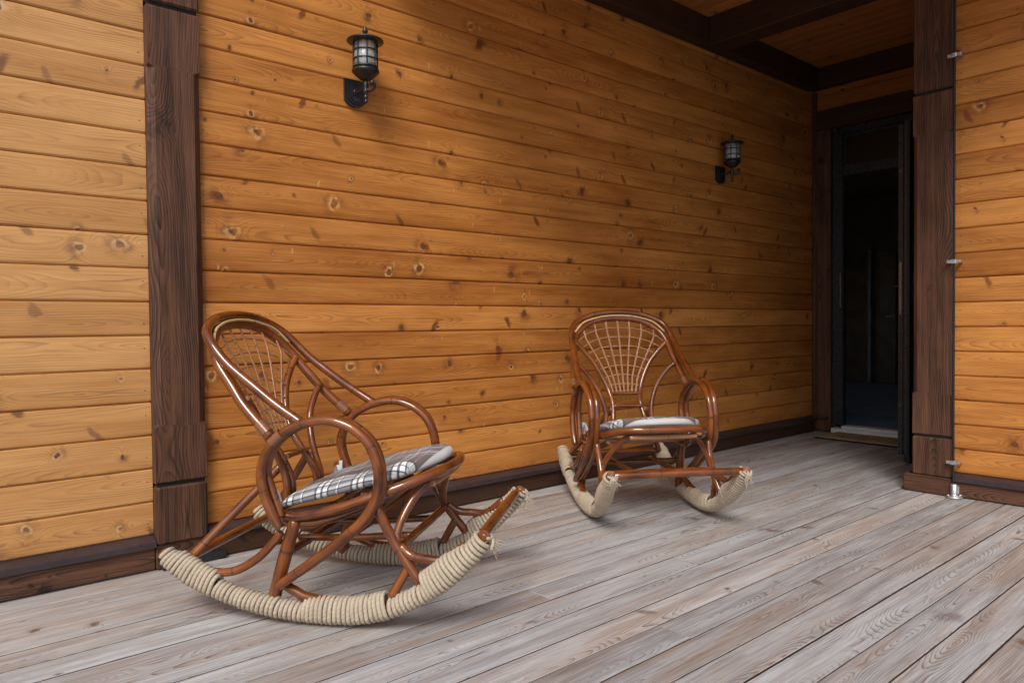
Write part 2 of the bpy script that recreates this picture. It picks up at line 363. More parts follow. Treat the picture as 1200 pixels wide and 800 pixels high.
def catmull(P, sub=6, closed=False):
    out = []; n = len(P)
    rng = range(n) if closed else range(n-1)
    for i in rng:
        p1 = P[i]; p2 = P[(i+1) % n]
        p0 = P[i-1] if (i > 0 or closed) else p1*2-p2
        p3 = P[(i+2) % n] if (i+2 < n or closed) else p2*2-p1
        for k in range(sub):
            t = k/sub; t2 = t*t; t3 = t2*t
            out.append(.5*((2*p1) + (p2-p0)*t + (2*p0-5*p1+4*p2-p3)*t2 + (3*p1-p0-3*p2+p3)*t3))
    if not closed: out.append(P[-1].copy())
    return out

def thing(name, label, cat, loc=(0,0,0), rot=(0,0,0), group=None):
    o = bpy.data.objects.new(name, None); col.objects.link(o); o.empty_display_size = .1
    o.location = loc; o.rotation_euler = rot; o['label'] = label; o['category'] = cat
    if group: o['group'] = group
    return o
def tag(o, label, cat, group=None):
    o['label'] = label; o['category'] = cat
    if group: o['group'] = group
    return o
def struct(o): o['kind'] = 'structure'; return o

# ------------------------------------------------------------------ setting
PB = .135                                    # visible height of one siding board
def siding(mb, a0, a1, z0, n, plane, side, ax, tops=None):
    """horizontal boards; ax='x': runs along X on plane Y=plane, facing `side`; ax='y': runs along Y on plane X=plane"""
    prof = [(0., -.012), (.0025, -.0105), (.0032, -.0075), (.0090, -.0010), (.016, .0), (.070, .0013), (.124, .0), (.1310, -.0010), (.1338, -.0045), (.135, -.012)]
    for k in range(n):
        r = random.random(); zb = z0 + k*PB; o = len(mb.v)
        j = random.uniform(-.0012, .0012)
        for (z, d) in prof:
            for a in (a0, a1):
                p = plane + side*(d + (j if d > -.01 else 0))
                mb.v.append((a, p, zb+z) if ax == 'x' else (p, a, zb+z))
        for i in range(len(prof)-1):
            q = [o+2*i, o+2*i+1, o+2*i+3, o+2*i+2]
            uv = [(a0, prof[i][0]-.067), (a1, prof[i][0]-.067), (a1, prof[i+1][0]-.067), (a0, prof[i+1][0]-.067)]
            mb.face(q, uv, r, 0, False)
def nails(mb, xs, zs, plane, side, ax):
    for x in xs:
        for z in zs:
            c = (x, plane+side*.0012, z) if ax == 'x' else (plane+side*.0012, x, z)
            mb.lathe([(.0022, -.001), (.0022, .0006), (.001, .001)] if side > 0 else [(.001, -.001), (.0022, -.0006), (.0022, .001)], c, 8, mi=1, axis='y' if ax == 'x' else 'x')

# deck: individual planks in one sheet
mb = MB(); k = 0; y = -2.118 + .131*17
rows = []
while y > -7.4:
    y1 = min(y, .06) - .0020 - random.uniform(0, .0018); y0 = y - .131 + .0020 + random.uniform(0, .0016)
    if y1 > y0:
        x = -11. + random.uniform(-3, 0)
        joints = []
        while x < 0.0:
            L = random.uniform(4., 7.) if x < -9 else random.choice((12., 12., random.uniform(2.5, 6.))); x1 = min(x+L, .02)
            if x1 - x > .05:
                dz = random.uniform(-.0012, .0012)
                mb.box((x, y0, -.034), (x1-.0012, y1, dz), axis=0, bev=.0016, side=1)
            x = x1
    y -= .131
deck = struct(mb.build('deck', [M['deck'], M['grime']]))
mb = MB(); mb.box((-11.2, -7.4, -.10), (.05, .1, -.040), r=.5, axis=1); struct(mb.build('deck_underside', M['gap']))
# ground
mb = MB(); N = 24; S = 60.
for i in range(N+1):
    for j in range(N+1):
        x = (i/N*2-1); yy = (j/N*2-1); x = math.copysign(abs(x)**2.2, x)*S*6; yy = math.copysign(abs(yy)**2.2, yy)*S*6
        mb.v.append((x-4, yy-3, -.55 + .06*math.sin(x*.7)*math.cos(yy*.6)))
for i in range(N):
    for j in range(N): a = i*(N+1)+j; mb.face([a, a+N+1, a+N+2, a+1], [(0, 0)]*4, 0., 0, True)
struct(mb.build('ground', M['ground']))

# long wall ----------------------------------------------------------------
LW = thing('siding_wall', 'long varnished pine plank wall running behind both rocking chairs', 'wall')
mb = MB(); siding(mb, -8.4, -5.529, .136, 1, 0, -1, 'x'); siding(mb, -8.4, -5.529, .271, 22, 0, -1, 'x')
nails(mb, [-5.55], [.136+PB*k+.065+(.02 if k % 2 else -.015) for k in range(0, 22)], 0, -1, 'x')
o = mb.build('siding', [M['pine_pale'], M['black']], LW); o['label'] = 'pine boards painted paler for the brighter light left of the dark post'
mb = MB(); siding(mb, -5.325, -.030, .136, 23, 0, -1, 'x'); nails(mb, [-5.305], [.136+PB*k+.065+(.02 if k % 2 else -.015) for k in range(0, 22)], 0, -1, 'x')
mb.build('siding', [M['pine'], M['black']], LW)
mb = MB(); mb.box((-8.4, .015, -.1), (0.0, .12, 3.6), r=.2); mb.build('wall_core', M['gap'], LW)
for (a, b) in ((-8.4, -5.531), (-5.322, -.031)):
    mb = MB(); mb.box((a, -.030, .004), (b, .01, .098), axis=0, bev=.004); mb.build('skirting_board', M['stain'] if a < -6 else M['beam'], LW)
    mb = MB(); o_ = len(mb.v)
    pr = [(.012, .140), (-.012, .137), (-.040, .122), (-.046, .118), (-.046, .096), (-.041, .096), (-.038, .112), (.0, .115)]
    for (yy, z) in pr:
        for x in (a, b): mb.v.append((x, yy, z))
    for i in range(len(pr)-1): mb.face([o_+2*i, o_+2*i+1, o_+2*i+3, o_+2*i+2], [(0, 0)]*4)
    mb.face([o_+2*i for i in range(len(pr))], [(0, 0)]*len(pr)); mb.face([o_+2*i+1 for i in range(len(pr))][::-1], [(0, 0)]*len(pr))
    mb.build('drip_flashing', M['flash'], LW)

def shaft(mb, y0, y1, xf, xb, z0, z1, c0, c1, ch, ax, r=None):
    """post with stopped chamfers between c0 and c1. ax 'x': width along X on a wall facing -Y; 'y': width along Y facing -X"""
    if r is None: r = random.random()
    lv = [(z0, .003), (z0+.006, .0), (c0, .0), (c0+.012, ch), (c1-.012, ch), (c1, .0), (z1-.006, .0), (z1, .003)]
    lv[0] = (z0, -.006); lv[-1] = (z1, -.006)
    o = len(mb.v); W = y1-y0
    for (z, c) in lv:
        ins = 0.
        if c < 0: ins = -c; c = 0.
        c = max(c, .0015)
        pts = [(y0, xb), (y0, xf + c*.8), (y0+c, xf+ins), (y1-c, xf+ins), (y1, xf + c*.8), (y1, xb)]
        for (w, d) in pts: mb.v.append((w, d, z) if ax == 'x' else (d, w, z))
    us = [0, abs(xb-xf), abs(xb-xf)+ch, W+abs(xb-xf)-ch, W+abs(xb-xf), W+2*abs(xb-xf)]
    for i in range(len(lv)-1):
        for k in range(5):
            q = [o+i*6+k, o+i*6+k+1, o+(i+1)*6+k+1, o+(i+1)*6+k]
            if ax == 'y': q = q[::-1]
            uv = [(lv[i][0], us[k]-W/2), (lv[i][0], us[k+1]-W/2), (lv[i+1][0], us[k+1]-W/2), (lv[i+1][0], us[k]-W/2)]
            if ax == 'y': uv = uv[::-1]
            mb.face(q, uv, r)
    mb.face([o+k for k in range(6)], [(0, 0)]*6, r); mb.face([o+(len(lv)-1)*6+k for k in range(6)], [(0, 0)]*6, r)

LP = thing('timber_post', 'dark stained timber post with stopped chamfers set into the plank wall behind the nearer chair', 'post')
mb = MB(); shaft(mb, -5.528, -5.326, -.045, .02, .350, 2.262, .575, 2.03, .026, 'x', .31); mb.build('shaft', M['stain'], LP, True)
mb = MB(); mb.box((-5.527, -.047, .101), (-5.327, .02, .335), r=.72, axis=2, bev=.008); mb.build('base_block', M['stain'], LP)
mb = MB(); mb.box((-5.528, -.047, 2.279), (-5.326, .02, 3.2), r=.12, axis=2, bev=.008); mb.build('top_block', M['stain'], LP)
mb = MB(); mb.box((-5.529, -.038, .002), (-5.324, .01, .0995), r=.44, axis=0, bev=.003); mb.build('sill_block', M['stain'], LP)
for z in (.33, 2.258):
    mb = MB(); mb.box((-5.520, -.036, z), (-5.334, .02, z+.024), r=.44); mb.build('shadow_gap', M['gap'], LP)
mb = MB(); mb.box((-5.515, -.062, .004), (-5.26, -.040, .036), bev=.003); mb.box((-5.515, -.066, .004), (-5.48, -.0625, .05), bev=.001)
for x in (-5.5, -5.28): mb.lathe([(.008, -.071), (.008, -.060)], (x, 0, .022), 6, axis='y')
tag(mb.build('steel_bracket', M['black']), 'black steel angle bracket on the deck at the foot of the dark wall post', 'bracket')

# door wall ----------------------------------------------------------------
DW = thing('door_wall', 'short dark plank and timber wall at the end of the porch around the open door', 'wall')
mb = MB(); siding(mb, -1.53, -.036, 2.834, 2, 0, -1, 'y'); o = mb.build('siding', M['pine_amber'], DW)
mb = MB(); mb.box((-.035, -1.53, 2.665), (.03, -.036, 2.829), r=.6, axis=1, bev=.006); mb.build('header_beam', M['beam'], DW)
mb = MB(); mb.box((-.03, -.166, .012), (.04, -.037, 2.662), r=.83, axis=2, bev=.005); mb.build('jamb_timber', M['stain'], DW)
mb = MB(); mb.box((-.028, -1.53, .012), (.04, -1.235, 2.662), r=.23, axis=2, bev=.005); mb.build('jamb_timber', M['stain'], DW)
mb = MB(); mb.box((-.030, -.034, .002), (-.002, -.004, 3.0), r=.11, axis=2, bev=.006); mb.build('corner_batten', M['stain'], DW)
mb = MB(); mb.box((-.075, -.150, .122), (-.031, -.034, .143), r=.3, axis=1, bev=.004); mb.build('flashing_end', M['flash'], DW)
mb = MB(); mb.box((.04, -.18, 2.70), (.15, .0, 3.6)); mb.box((.045, -.175, -.1), (.15, 3., 3.6)); mb.box((.045, -3.4, -.1), (.15, -1.235, 3.6)); mb.box((.041, -1.235, 2.68), (.15, -.175, 3.6)); mb.build('wall_core', M['room'], DW)

# right wall ---------------------------------------------------------------
XR = -1.849
RW = thing('siding_wall', 'orange pine plank wall at the right edge beside the corner post', 'wall')
mb = MB(); siding(mb, -6.4, -1.738, .1296, 23, XR, -1, 'y'); nails(mb, [-1.765], [.1296+PB*k+.065+s_ for k in range(23) for s_ in (-.03, .03)], XR, -1, 'y')
mb.build('siding', [M['pine'], M['black']], RW)
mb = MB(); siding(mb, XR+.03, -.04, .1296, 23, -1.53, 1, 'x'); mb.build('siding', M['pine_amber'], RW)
mb = MB(); mb.box((XR+.015, -6.4, -.1), (-.04, -1.545, 3.6)); mb.build('wall_core', M['gap'], RW)
mb = MB(); mb.box((XR-.028, -6.4, .004), (XR+.01, -1.741, .090), axis=1, bev=.004); mb.build('skirting_board', M['stain'], RW)
mb = MB(); o_ = 0; pr = [(.012, .134), (-.012, .130), (-.038, .116), (-.043, .112), (-.043, .090), (-.038, .090), (-.035, .106), (0., .108)]
for (d, z) in pr:
    for yy in (-6.4, -1.741): mb.v.append((XR+d, yy, z))
for i in range(len(pr)-1): mb.face([2*i, 2*i+2, 2*i+3, 2*i+1], [(0, 0)]*4)
mb.face([2*i+1 for i in range(len(pr))], [(0, 0)]*len(pr)); mb.build('drip_flashing', M['flash'], RW)

RP = thing('timber_post', 'dark stained square corner post between the doorway and the right plank wall', 'post')
mb = MB(); shaft(mb, -1.733, -1.528, XR-.025, XR+.16, .331, 2.250, .56, 2.03, .024, 'y', .55); mb.build('shaft', M['stain'], RP, True)
mb = MB(); mb.box((XR-.027, -1.732, .100), (XR+.16, -1.527, .318), r=.9, axis=2, bev=.007); mb.build('base_block', M['stain'], RP)
mb = MB(); mb.box((XR-.027, -1.733, 2.264), (XR+.16, -1.528, 3.2), r=.37, axis=2, bev=.007); mb.build('top_block', M['stain'], RP)
mb = MB(); mb.box((XR-.040, -1.738, .002), (XR+.18, -1.487, .0985), r=.14, axis=1, bev=.004); mb.build('plinth', M['stain'], RP)
for z in (.312, 2.245):
    mb = MB(); mb.box((XR-.018, -1.726, z), (XR+.15, -1.536, z+.024)); mb.build('shadow_gap', M['gap'], RP)

# down conductor
DC = thing('down_conductor', 'thin black cable rod clamped down the corner post to a shiny foot bracket', 'cable rod', (XR-.045, -1.748, 0))
mb = MB(); mb.tube([(0,0,.03), (.001,.001,.6), (-.001,0,1.2), (.001,.001,1.9), (0,0,3.2)], .0062, 10); mb.build('rod', M['rubber'], DC)
for z in (.195, 1.299, 2.418):
    mb = MB(); mb.box((-.010, -.034, z-.009), (-.0065, .034, z+.009), bev=.001); mb.box((-.016, -.012, z-.012), (-.0066, .012, z+.012), bev=.003)
    for yy in (-.026, .026): mb.lathe([(.0055, -.017), (.0055, -.0105)], (0, yy, z), 6, axis='x'); mb.box((-.0062, yy-.006, z-.006), (.040 if yy < 0 else .018, yy+.006, z+.006))
    mb.build('clamp', M['zinc'], DC)
mb = MB(); mb.lathe([(.042, .002), (.042, .010), (.020, .014), (.018, .022), (.018, .075), (.013, .078)], (-.004, -.006, 0), 18)
for a in range(4): mb.lathe([(.007, .0105), (.007, .019)], (-.004+.031*math.cos(a*1.57+.7), -.006+.031*math.sin(a*1.57+.7), 0), 6)
mb.box((-.03, -.010, .028), (-.020, -.002, .070), bev=.002); mb.box((-.018, -.034, .028), (-.008, -.022, .07), bev=.002); mb.build('foot_bracket', M['zinc'], DC)

# ceiling and beams ----------------------------------------------------------
mb = MB(); x = -4.6; CE = 3.19
while x < .0:
    mb.box((x+.0015, -2.75, CE), (x+.1285, .02, CE+.02), axis=1, bev=.003); x += .13
struct(mb.build('ceiling', M['ceil']))
mb = MB(); mb.box((-4.65, -2.8, CE+.025), (.1, .1, CE+.3), r=.4); struct(mb.build('roof_deck', M['gap']))
mb = MB(); mb.box((-4.6, -.100, 3.0), (-.101, -.001, CE-.003), r=.35, axis=0, bev=.006); tag(mb.build('ceiling_beam', M['beam']), 'dark beam running along the top of the long plank wall under the ceiling', 'beam')
mb = MB(); mb.box((-.100, -2.7, 3.02), (-.001, -.0, CE-.003), r=.65, axis=1, bev=.006); tag(mb.build('ceiling_beam', M['beam']), 'dark beam across the end wall above the doorway', 'beam')
mb = MB(); mb.box((-1.76, -2.7, 2.985), (-1.565, -.103, CE-.003), r=.15, axis=1, bev=.006); tag(mb.build('ceiling_beam', M['beam']), 'dark ceiling beam crossing the porch from the long wall towards the corner post', 'beam')
mb = MB(); mb.box((-4.62, -2.75, 2.985), (-4.42, -.103, CE-.003), r=.85, axis=1, bev=.006); tag(mb.build('ceiling_beam', M['beam']), 'outermost dark ceiling beam at the left edge of the porch roof', 'beam')

# door -----------------------------------------------------------------------
DR = thing('door', 'tall dark grey glazed entrance door standing open outward beside the corner post', 'door')
mb = MB(); mb.box((.0, -.232, .07), (.07, -.172, 2.63), bev=.003); mb.box((-.012, -.262, .072), (.05, -.2325, 2.60), bev=.002); mb.box((.0, -1.23, 2.60), (.07, -.233, 2.662), bev=.003)
mb.box((.0, -1.23, .07), (.07, -1.165, 2.598), bev=.003); mb.box((-.004, -1.164, 2.235), (.068, -.263, 2.325), bev=.004); mb.box((.012, -1.164, 2.5705), (.06, -.263, 2.598), bev=.002); mb.box((.012, -.285, 2.3255), (.06, -.2635, 2.570), bev=.002)
mb.box((-.008, -.2705, .076), (.04, -.2625, 2.232), bev=.001)
mb.build('door_frame', M['anth'], DR)
mb = MB(); mb.box((.030, -1.163, 2.326), (.036, -.286, 2.569)); mb.build('transom_pane', M['pane'], DR)
mb = MB(); mb.box((-.035, -1.16, .046), (.075, -.262, .072), bev=.004); mb.box((-.038, -1.16, .004), (.07, -.175, .045), bev=.002); mb.build('threshold', M['alu'], DR)
mb = MB(); mb.box((-.0155, -.2505, 1.10), (-.0125, -.2445, 1.40), bev=.001); mb.box((-.018, -.25, 1.12), (-.0158, -.244, 1.18)); mb.box((-.018, -.25, 1.30), (-.0158, -.244, 1.37)); mb.build('strike_plate', M['brass'], DR)
# leaf: open ~90 degrees, free edge towards the camera
lx0, lx1, ly0, ly1 = -1.055, -.045, -1.205, -1.130
mb = MB()
mb.box((lx0, ly1-.032, .058), (lx1, ly1, 2.315), bev=.002)
mb.box((lx0+.008, ly1-.040, .066), (lx1, ly1-.0325, 2.307))
mb.box((lx0-.004, ly0, .05), (lx1, ly1-.0405, 2.335), bev=.002)
leaf = mb.build('door_leaf', M['anth'], DR)
mb = MB(); mb.box((lx0+.003, ly1-.0385, .075), (lx0+.0075, ly1-.0335, 2.30)); mb.box((lx0-.008, ly0+.008, .06), (lx0-.0045, ly0+.014, 2.32)); mb.build('gasket', M['rubber'], leaf)
mb = MB(); mb.box((lx0-.0035, ly1-.024, 1.02), (lx0-.0005, ly1-.008, 1.38), bev=.001); mb.box((lx0-.010, ly1-.020, 1.16), (lx0-.0038, ly1-.012, 1.20)); mb.box((lx0-.008, ly1-.020, 1.27), (lx0-.0038, ly1-.012, 1.30))
for z in (.40, 2.0): mb.lathe([(.006, -.003), (.006, 0.0)], (lx0-.0006, ly1-.016, z), 10, axis='x')
mb.build('lock_plate', M['brass'], leaf)
mb = MB(); mb.box((lx0+.045, ly1+.0005, 1.10), (lx0+.075, ly1+.010, 1.32), bev=.003); mb.tube([(lx0+.06, ly1+.008, 1.22), (lx0+.06, ly1+.045, 1.22), (lx0+.075, ly1+.055, 1.22), (lx0+.18, ly1+.055, 1.22)], .009, 10)
mb.build('handle', M['black'], leaf)
mb = MB(); mb.box((lx0+.045, ly0-.010, 1.10), (lx0+.075, ly0-.0005, 1.32), bev=.003); mb.tube([(lx0+.06, ly0-.008, 1.22), (lx0+.06, ly0-.045, 1.22), (lx0+.075, ly0-.055, 1.22), (lx0+.18, ly0-.055, 1.22)], .009, 10)
mb.build('handle', M['black'], leaf)
mb = MB(); mb.box((lx0-.004, ly0-.004, .012), (lx1, ly0-.0005, .052)); mb.box((lx0, ly0, .012), (lx1, ly1-.0405, .0495)); mb.build('brush_seal', M['rubber'], leaf)
for z in (.35, 1.2, 2.1):
    mb = MB(); mb.lathe([(.010, z-.05), (.010, z+.05)], (-.022, -1.217, 0), 12); mb.build('hinge', M['anth'], DR)

# hall seen through the doorway
mb = MB(); mb.box((.078, -3., -.06), (6.2, 3.2, .018)); struct(mb.build('hall_floor', M['tile']))
mb = MB(); mb.box((.16, -.95, .0185), (1.25, .45, .032), bev=.004); tag(mb.build('carpet', M['carpet']), 'blue speckled carpet on the hall floor just inside the doorway', 'carpet')
mb = MB(); mb.box((5.46, -3., .018), (5.56, 3.2, 2.9)); mb.box((.16, 3.2, .018), (2.2, 3.3, 2.9)); mb.box((3.4, 3.2, .018), (5.46, 3.3, 2.9)); mb.box((2.2, 3.2, .018), (3.4, 3.3, .9)); mb.box((2.2, 3.2, 2.1), (3.4, 3.3, 2.9)); mb.box((.16, -3.1, .018), (5.46, -3., 2.9)); mb.box((.16, -3., 2.9), (5.46, 3.2, 3.))  # side wall opening is added out of view to let daylight fill the hall
tag(mb.build('hall_wall', M['room']), 'walls of the hall behind the open doorway, with an added unseen opening for fill light', 'wall')
mb = MB(); mb.box((5.44, .2, .02), (5.458, 1.38, .10), bev=.003); tag(mb.build('baseboard', M['iedge']), 'pale baseboard at the foot of the far hall wall', 'baseboard')
ID = thing('interior_door', 'dark interior door with pale frame edge at the far end of the hall', 'door')
mb = MB(); mb.box((5.40, 1.40, .02), (5.458, 1.66, 2.05), bev=.004); mb.box((5.36, 1.405, .02), (5.398, 1.415, 2.05)); mb.build('door_leaf', M['idoor'], ID)
mb = MB(); mb.box((5.38, 1.78, .02), (5.458, 1.83, 2.1), bev=.004); mb.build('door_frame', M['iedge'], ID)
mb = MB(); mb.tube([(5.40, 1.43, 1.05), (5.35, 1.43, 1.05), (5.345, 1.46, 1.05), (5.345, 1.54, 1.05)], .01, 8); mb.lathe([(.02, -.004), (.02, .004)], (5.392, 1.43, 1.05), 12, axis='x'); mb.build('handle', M['zinc'], ID)

# doormat
DM = thing('doormat', 'tan coir doormat with black rubber border in front of the open door', 'doormat', (-.235, -.60, 0), (0, 0, R(-1.5)))
mb = MB(); mb.box((-.205, -.38, .003), (.190, .38, .012), bev=.003); mb.build('rubber_border', M['rubber'], DM)
mb = MB(); n_ = 40; 
for i in range(n_+1):
    for j in range(n_*2+1):
        mb.v.append((-.185+.355*i/n_, -.36+.72*j/(n_*2), .0125+.009*(0 < i < n_ and 0 < j < n_*2)+random.uniform(-.0015, .0015)))
for i in range(n_):
    for j in range(n_*2): a = i*(n_*2+1)+j; mb.face([a, a+n_*2+1, a+n_*2+2, a+1], [(0, 0)]*4, 0, 0, True)
mb.build('coir_pile', M['coir'], DM)

# ------------------------------------------------------------------ lanterns
def lantern(loc, label):
    t = thing('wall_lantern', label, 'lantern', loc, group='black lanterns on the plank wall')
    mb = MB(); o_ = len(mb.v)                                        # back plate with clipped lower corners
    def plate(hw, z0, z1, y0, y1, cl):
        pts = [(-hw, z1), (hw, z1), (hw, z0+cl), (hw*.55, z0+cl*.25), (0, z0), (-hw*.55, z0+cl*.25), (-hw, z0+cl)]
        o2 = len(mb.v)
        for yy in (y0, y1):
            for p in pts: mb.v.append((p[0], yy, p[1]))
        n = len(pts)
        mb.face([o2+i for i in range(n)], [(0, 0)]*n); mb.face([o2+n+i for i in range(n)][::-1], [(0, 0)]*n)
        for i in range(n): j = (i+1) % n; mb.face([o2+i, o2+n+i, o2+n+j, o2+j], [(0, 0)]*4)
    t.scale = (1, 1, .95); plate(.056, -.060, .078, -.002, -.016, .032); plate(.042, -.046, .066, -.016, -.022, .026); plate(.030, -.036, .055, -.022, -.027, .02)
    for sx in (-.03, .03): mb.lathe([(.004, -.026), (.004, -.021)], (sx, 0, .02), 8, axis='y')
    mb.build('back_plate', M['black'], t, True)
    c = (0, -.100, 0)
    mb = MB(); mb.tube([(0,-.026,.012), (0,-.065,.008), (0,-.098,.024), (0,-.115,.055)], .0085, 10); mb.lathe([(.015,-.034),(.019,-.030),(.013,-.026)], (0,0,.012), 14, axis='y')
    c = (0, -.115, 0)
    mb.lathe([(.003,-.062),(.008,-.058),(.009,-.052),(.005,-.046),(.006,-.041),(.010,-.036),(.010,-.030),(.006,-.024),(.007,-.018),(.012,-.010),(.013,0.),(.009,.010),(.012,.020),(.012,.03),(.008,.045),(.010,.06)], c, 14)
    mb.tube([(0,-.120,.005),(.012,-.140,-.004),(.02,-.157,.006),(.018,-.165,.022),(.006,-.163,.030)], .0065, 8); mb.lathe([(.002,-.013),(.011,-.008),(.013,0),(.011,.008),(.002,.013)], (.006,-.163,.028), 12)
    mb.build('arm', M['black'], t)
    c = (0, -.115, 0); K = lambda pr: [(a*1.24, b) for a, b in pr]
    mb = MB(); mb.lathe(K([(.012,.050),(.020,.053),(.036,.070),(.046,.083),(.052,.090),(.052,.097),(.047,.102),(.045,.108),(.030,.108)]), c, 32); mb.build('lower_cup', M['black'], t)
    mb = MB(); mb.lathe(K([(.0415,.106),(.0425,.150),(.0425,.236)]), c, 32); g = mb.build('glass', M['lglass'], t)
    mb = MB(); mb.lathe(K([(.004,.105),(.012,.112),(.012,.135),(.018,.15),(.022,.17),(.018,.19),(.006,.20)]), c, 16); mb.build('bulb', M['bulb'], t)
    mb = MB()
    for a in range(8):
        an = 2*math.pi*(a+.5)/8; x, y = .0565*math.cos(an), -.115+.0565*math.sin(an)
        mb.tube([(x,y,.104),(x,y,.17),(x,y,.240)], .0038, 6)
    for z in (.112, .150, .193, .233):
        mb.tube([(.0565*math.cos(k*math.pi/14), -.115+.0565*math.sin(k*math.pi/14), z) for k in range(28)], .0038, 6, closed=True, sub=1)
    mb.build('cage', M['black'], t)
    mb = MB(); mb.lathe([(.050,.234),(.082,.236),(.087,.240),(.084,.246),(.062,.254),(.036,.262),(.018,.268),(.008,.271),(.007,.280),(.012,.286),(.014,.292),(.011,.299),(.007,.304),(.008,.309),(.004,.315),(.001,.317)], c, 36); mb.build('cap', M['black'], t)
    return t
lantern((-4.590, -.002, 2.088), 'black round caged wall lantern nearer the camera, high beside the dark wall post')
lantern((-1.488, -.002, 2.088), 'black round caged wall lantern on the dim part of the plank wall near the doorway')

# ------------------------------------------------------------------ rocking chair
RUN = [(-.822,.212),(-.72,.142),(-.60,.094),(-.48,.062),(-.36,.045),(-.25,.0405),(-.12,.046),(-.01,.072),(.08,.116),(.155,.163),(.21,.210),(.26,.262),(.297,.308),(.310,.330)]
def sm(a, b, x): x = max(0, min(1, (x-a)/(b-a))); return x*x*(3-2*x)
def extra(y):                                                        # extra rope height where a second pole is bound in
    e = .026*sm(-.80, -.76, y)*(1-sm(-.632, -.622, y))
    e += .026*sm(-.303, -.293, y)*(1-sm(-.012, -.002, y))
    e += .031*sm(.118, .128, y)*(1-sm(.20, .290, y))
    return e
def make_chair(name, label, group):
    t = thing(name, label, 'rocking chair', group=group)
    for s in (1, -1):
        X = .298*s
        path = catmull([Vector((X + s*.020*sm(-.05, .31, y), y, z)) for y, z in RUN], 14)
        mb = MB(); mb.tube([tuple(p) for p in path[::5]]+[tuple(path[-1])], .019, 14, capmi=1)
        run = mb.build('runner', [M['cane'], M['end']], t)
        # rope: one long helix round the runner and the poles bound to it
        cum = [0]
        for a, b in zip(path, path[1:]): cum.append(cum[-1]+(b-a).length)
        Lr = cum[-1]; rs = .0074
        def at(d):
            d = max(0, min(Lr-1e-6, d)); lo = 0
            import bisect
            i = min(len(cum)-2, max(0, bisect.bisect_right(cum, d)-1)); f = (d-cum[i])/(cum[i+1]-cum[i])
            return path[i].lerp(path[i+1], f), (path[i+1]-path[i]).normalized()
        start, end = .012, Lr-.010; pitch = .0160; pts = []; d = start; steps = 26; ang = 0.
        jit = 0.
        while d < end:
            if len(pts) % steps == 0: jit = random.uniform(-.0018, .0018); pj = pitch*random.uniform(.93, 1.07)
            p, T = at(d); nrm = Vector((0, -T.z, T.y)); lat = Vector((1, 0, 0)); e = extra(p.y)
            a = ang
            ca, sa = math.cos(a), math.sin(a)
            rr = .0195+rs*.95+jit*(1 if sa > 0 else .5)
            q = p + lat*(ca*(rr+e*.16)) + nrm*(sa*rr + (e if sa > 0 else 0)*(sa**.5 if sa > 0 else 0))
            if q.z < rs+.0012: q.z = rs+.0012
            q += Vector((random.uniform(-1, 1), random.uniform(-1, 1), random.uniform(-1, 1)))*.0004
            pts.append(tuple(q)); ang += 2*math.pi/steps; d += pj/steps
        mb = MB(); mb.tube(pts, rs, 8, sub=1, r=.5)
        # frayed knot at the front end
        p, T = at(Lr-.02)
        for k in range(26):
            d0 = Vector((random.uniform(-.5, 1)*s*-1, random.uniform(-.2, 1), random.uniform(-1, .3))).normalized(); b0 = p + Vector((0, .026, -.006)) + d0*.008
            e0 = b0 + d0*random.uniform(.015, .048) + Vector((0, 0, -.012)); mid = (b0+e0)/2 + Vector((random.uniform(-1, 1), random.uniform(-1, 1), random.uniform(-1, 1)))*.006
            mb.tube([tuple(b0), tuple(mid), tuple(e0)], [.0016, .0006], 5, sub=4)
        for k in range(3): mb.tube([tuple(p+Vector((s*-.02*(k-1), .02, .01))), tuple(p+Vector((.008*k-.01, .034, -.004))), tuple(p+Vector((.012*(k-1), .030, -.026)))], .0055, 8)
        # stray fibres all along
        for k in range(90):
            q = Vector(random.choice(pts)); c_, _ = at(random.random()*Lr)
            dv = Vector((random.uniform(-1, 1), random.uniform(-1, 1), random.uniform(-.3, 1))).normalized()
            if q.z < .03: continue
            mb.tube([tuple(q), tuple(q+dv*.010), tuple(q+dv*.016+Vector((random.uniform(-1,1), random.uniform(-1,1), random.uniform(-1,1)))*.006)], .00028, 3, sub=3, cap=False)
        mb.build('rope_wrap', M['rope'], run)
        # arm loop: two canes side by side
        ring = [(-.378,.322),(-.407,.376),(-.432,.445),(-.440,.501),(-.426,.557),(-.391,.606),(-.336,.645),(-.270,.668),(-.199,.675),(-.127,.653),(-.072,.607),(-.043,.54),(-.038,.473),(-.050,.418),(-.088,.360),(-.155,.299),(-.257,.221),(-.385,.130)]
        mb = MB(); mb.tube([(s*(.322+.004*math.sin(i)), y, z) for i, (y, z) in enumerate(ring)], .0160, 14, capmi=1)
        r2 = [(y*1.0+.006*(1 if i < 3 else 0), z-(.002)) for i, (y, z) in enumerate(ring)][:-1] + [(-.375, .139)]
        r2[0] = (-.395, .352)
        mb.tube([(s*(.2915+.0015*math.cos(i)), y+.004, z) for i, (y, z) in enumerate(r2)], .0150, 14, capmi=1); mb.build('arm_loop', [M['cane'], M['end']], t)
        def part(nm, pts, rad, mats='cane', **k):
            m_ = MB(); m_.tube([(s*a, b, c) for a, b, c in pts], rad, 12, capmi=1, **k); return m_.build(nm, [M[mats], M['end']], t)
        part('leg', [(.266,-.352,.330), (.272,-.390,.20), (.280,-.428,.060)], [.0205, .023, .0215])
        part('leg', [(.288,-.053,.388), (.283,-.020,.315), (.284,.020,.250), (.295,.088,.160)], .0165)
        part('brace', [(.150,.078,.450), (.175,.062,.437), (.222,.030,.385), (.262,.006,.315), (.280,.010,.262)], .0140)
        part('brace', [(.284,.052,.208), (.290,.026,.165), (.297,-.004,.112)], .0150)
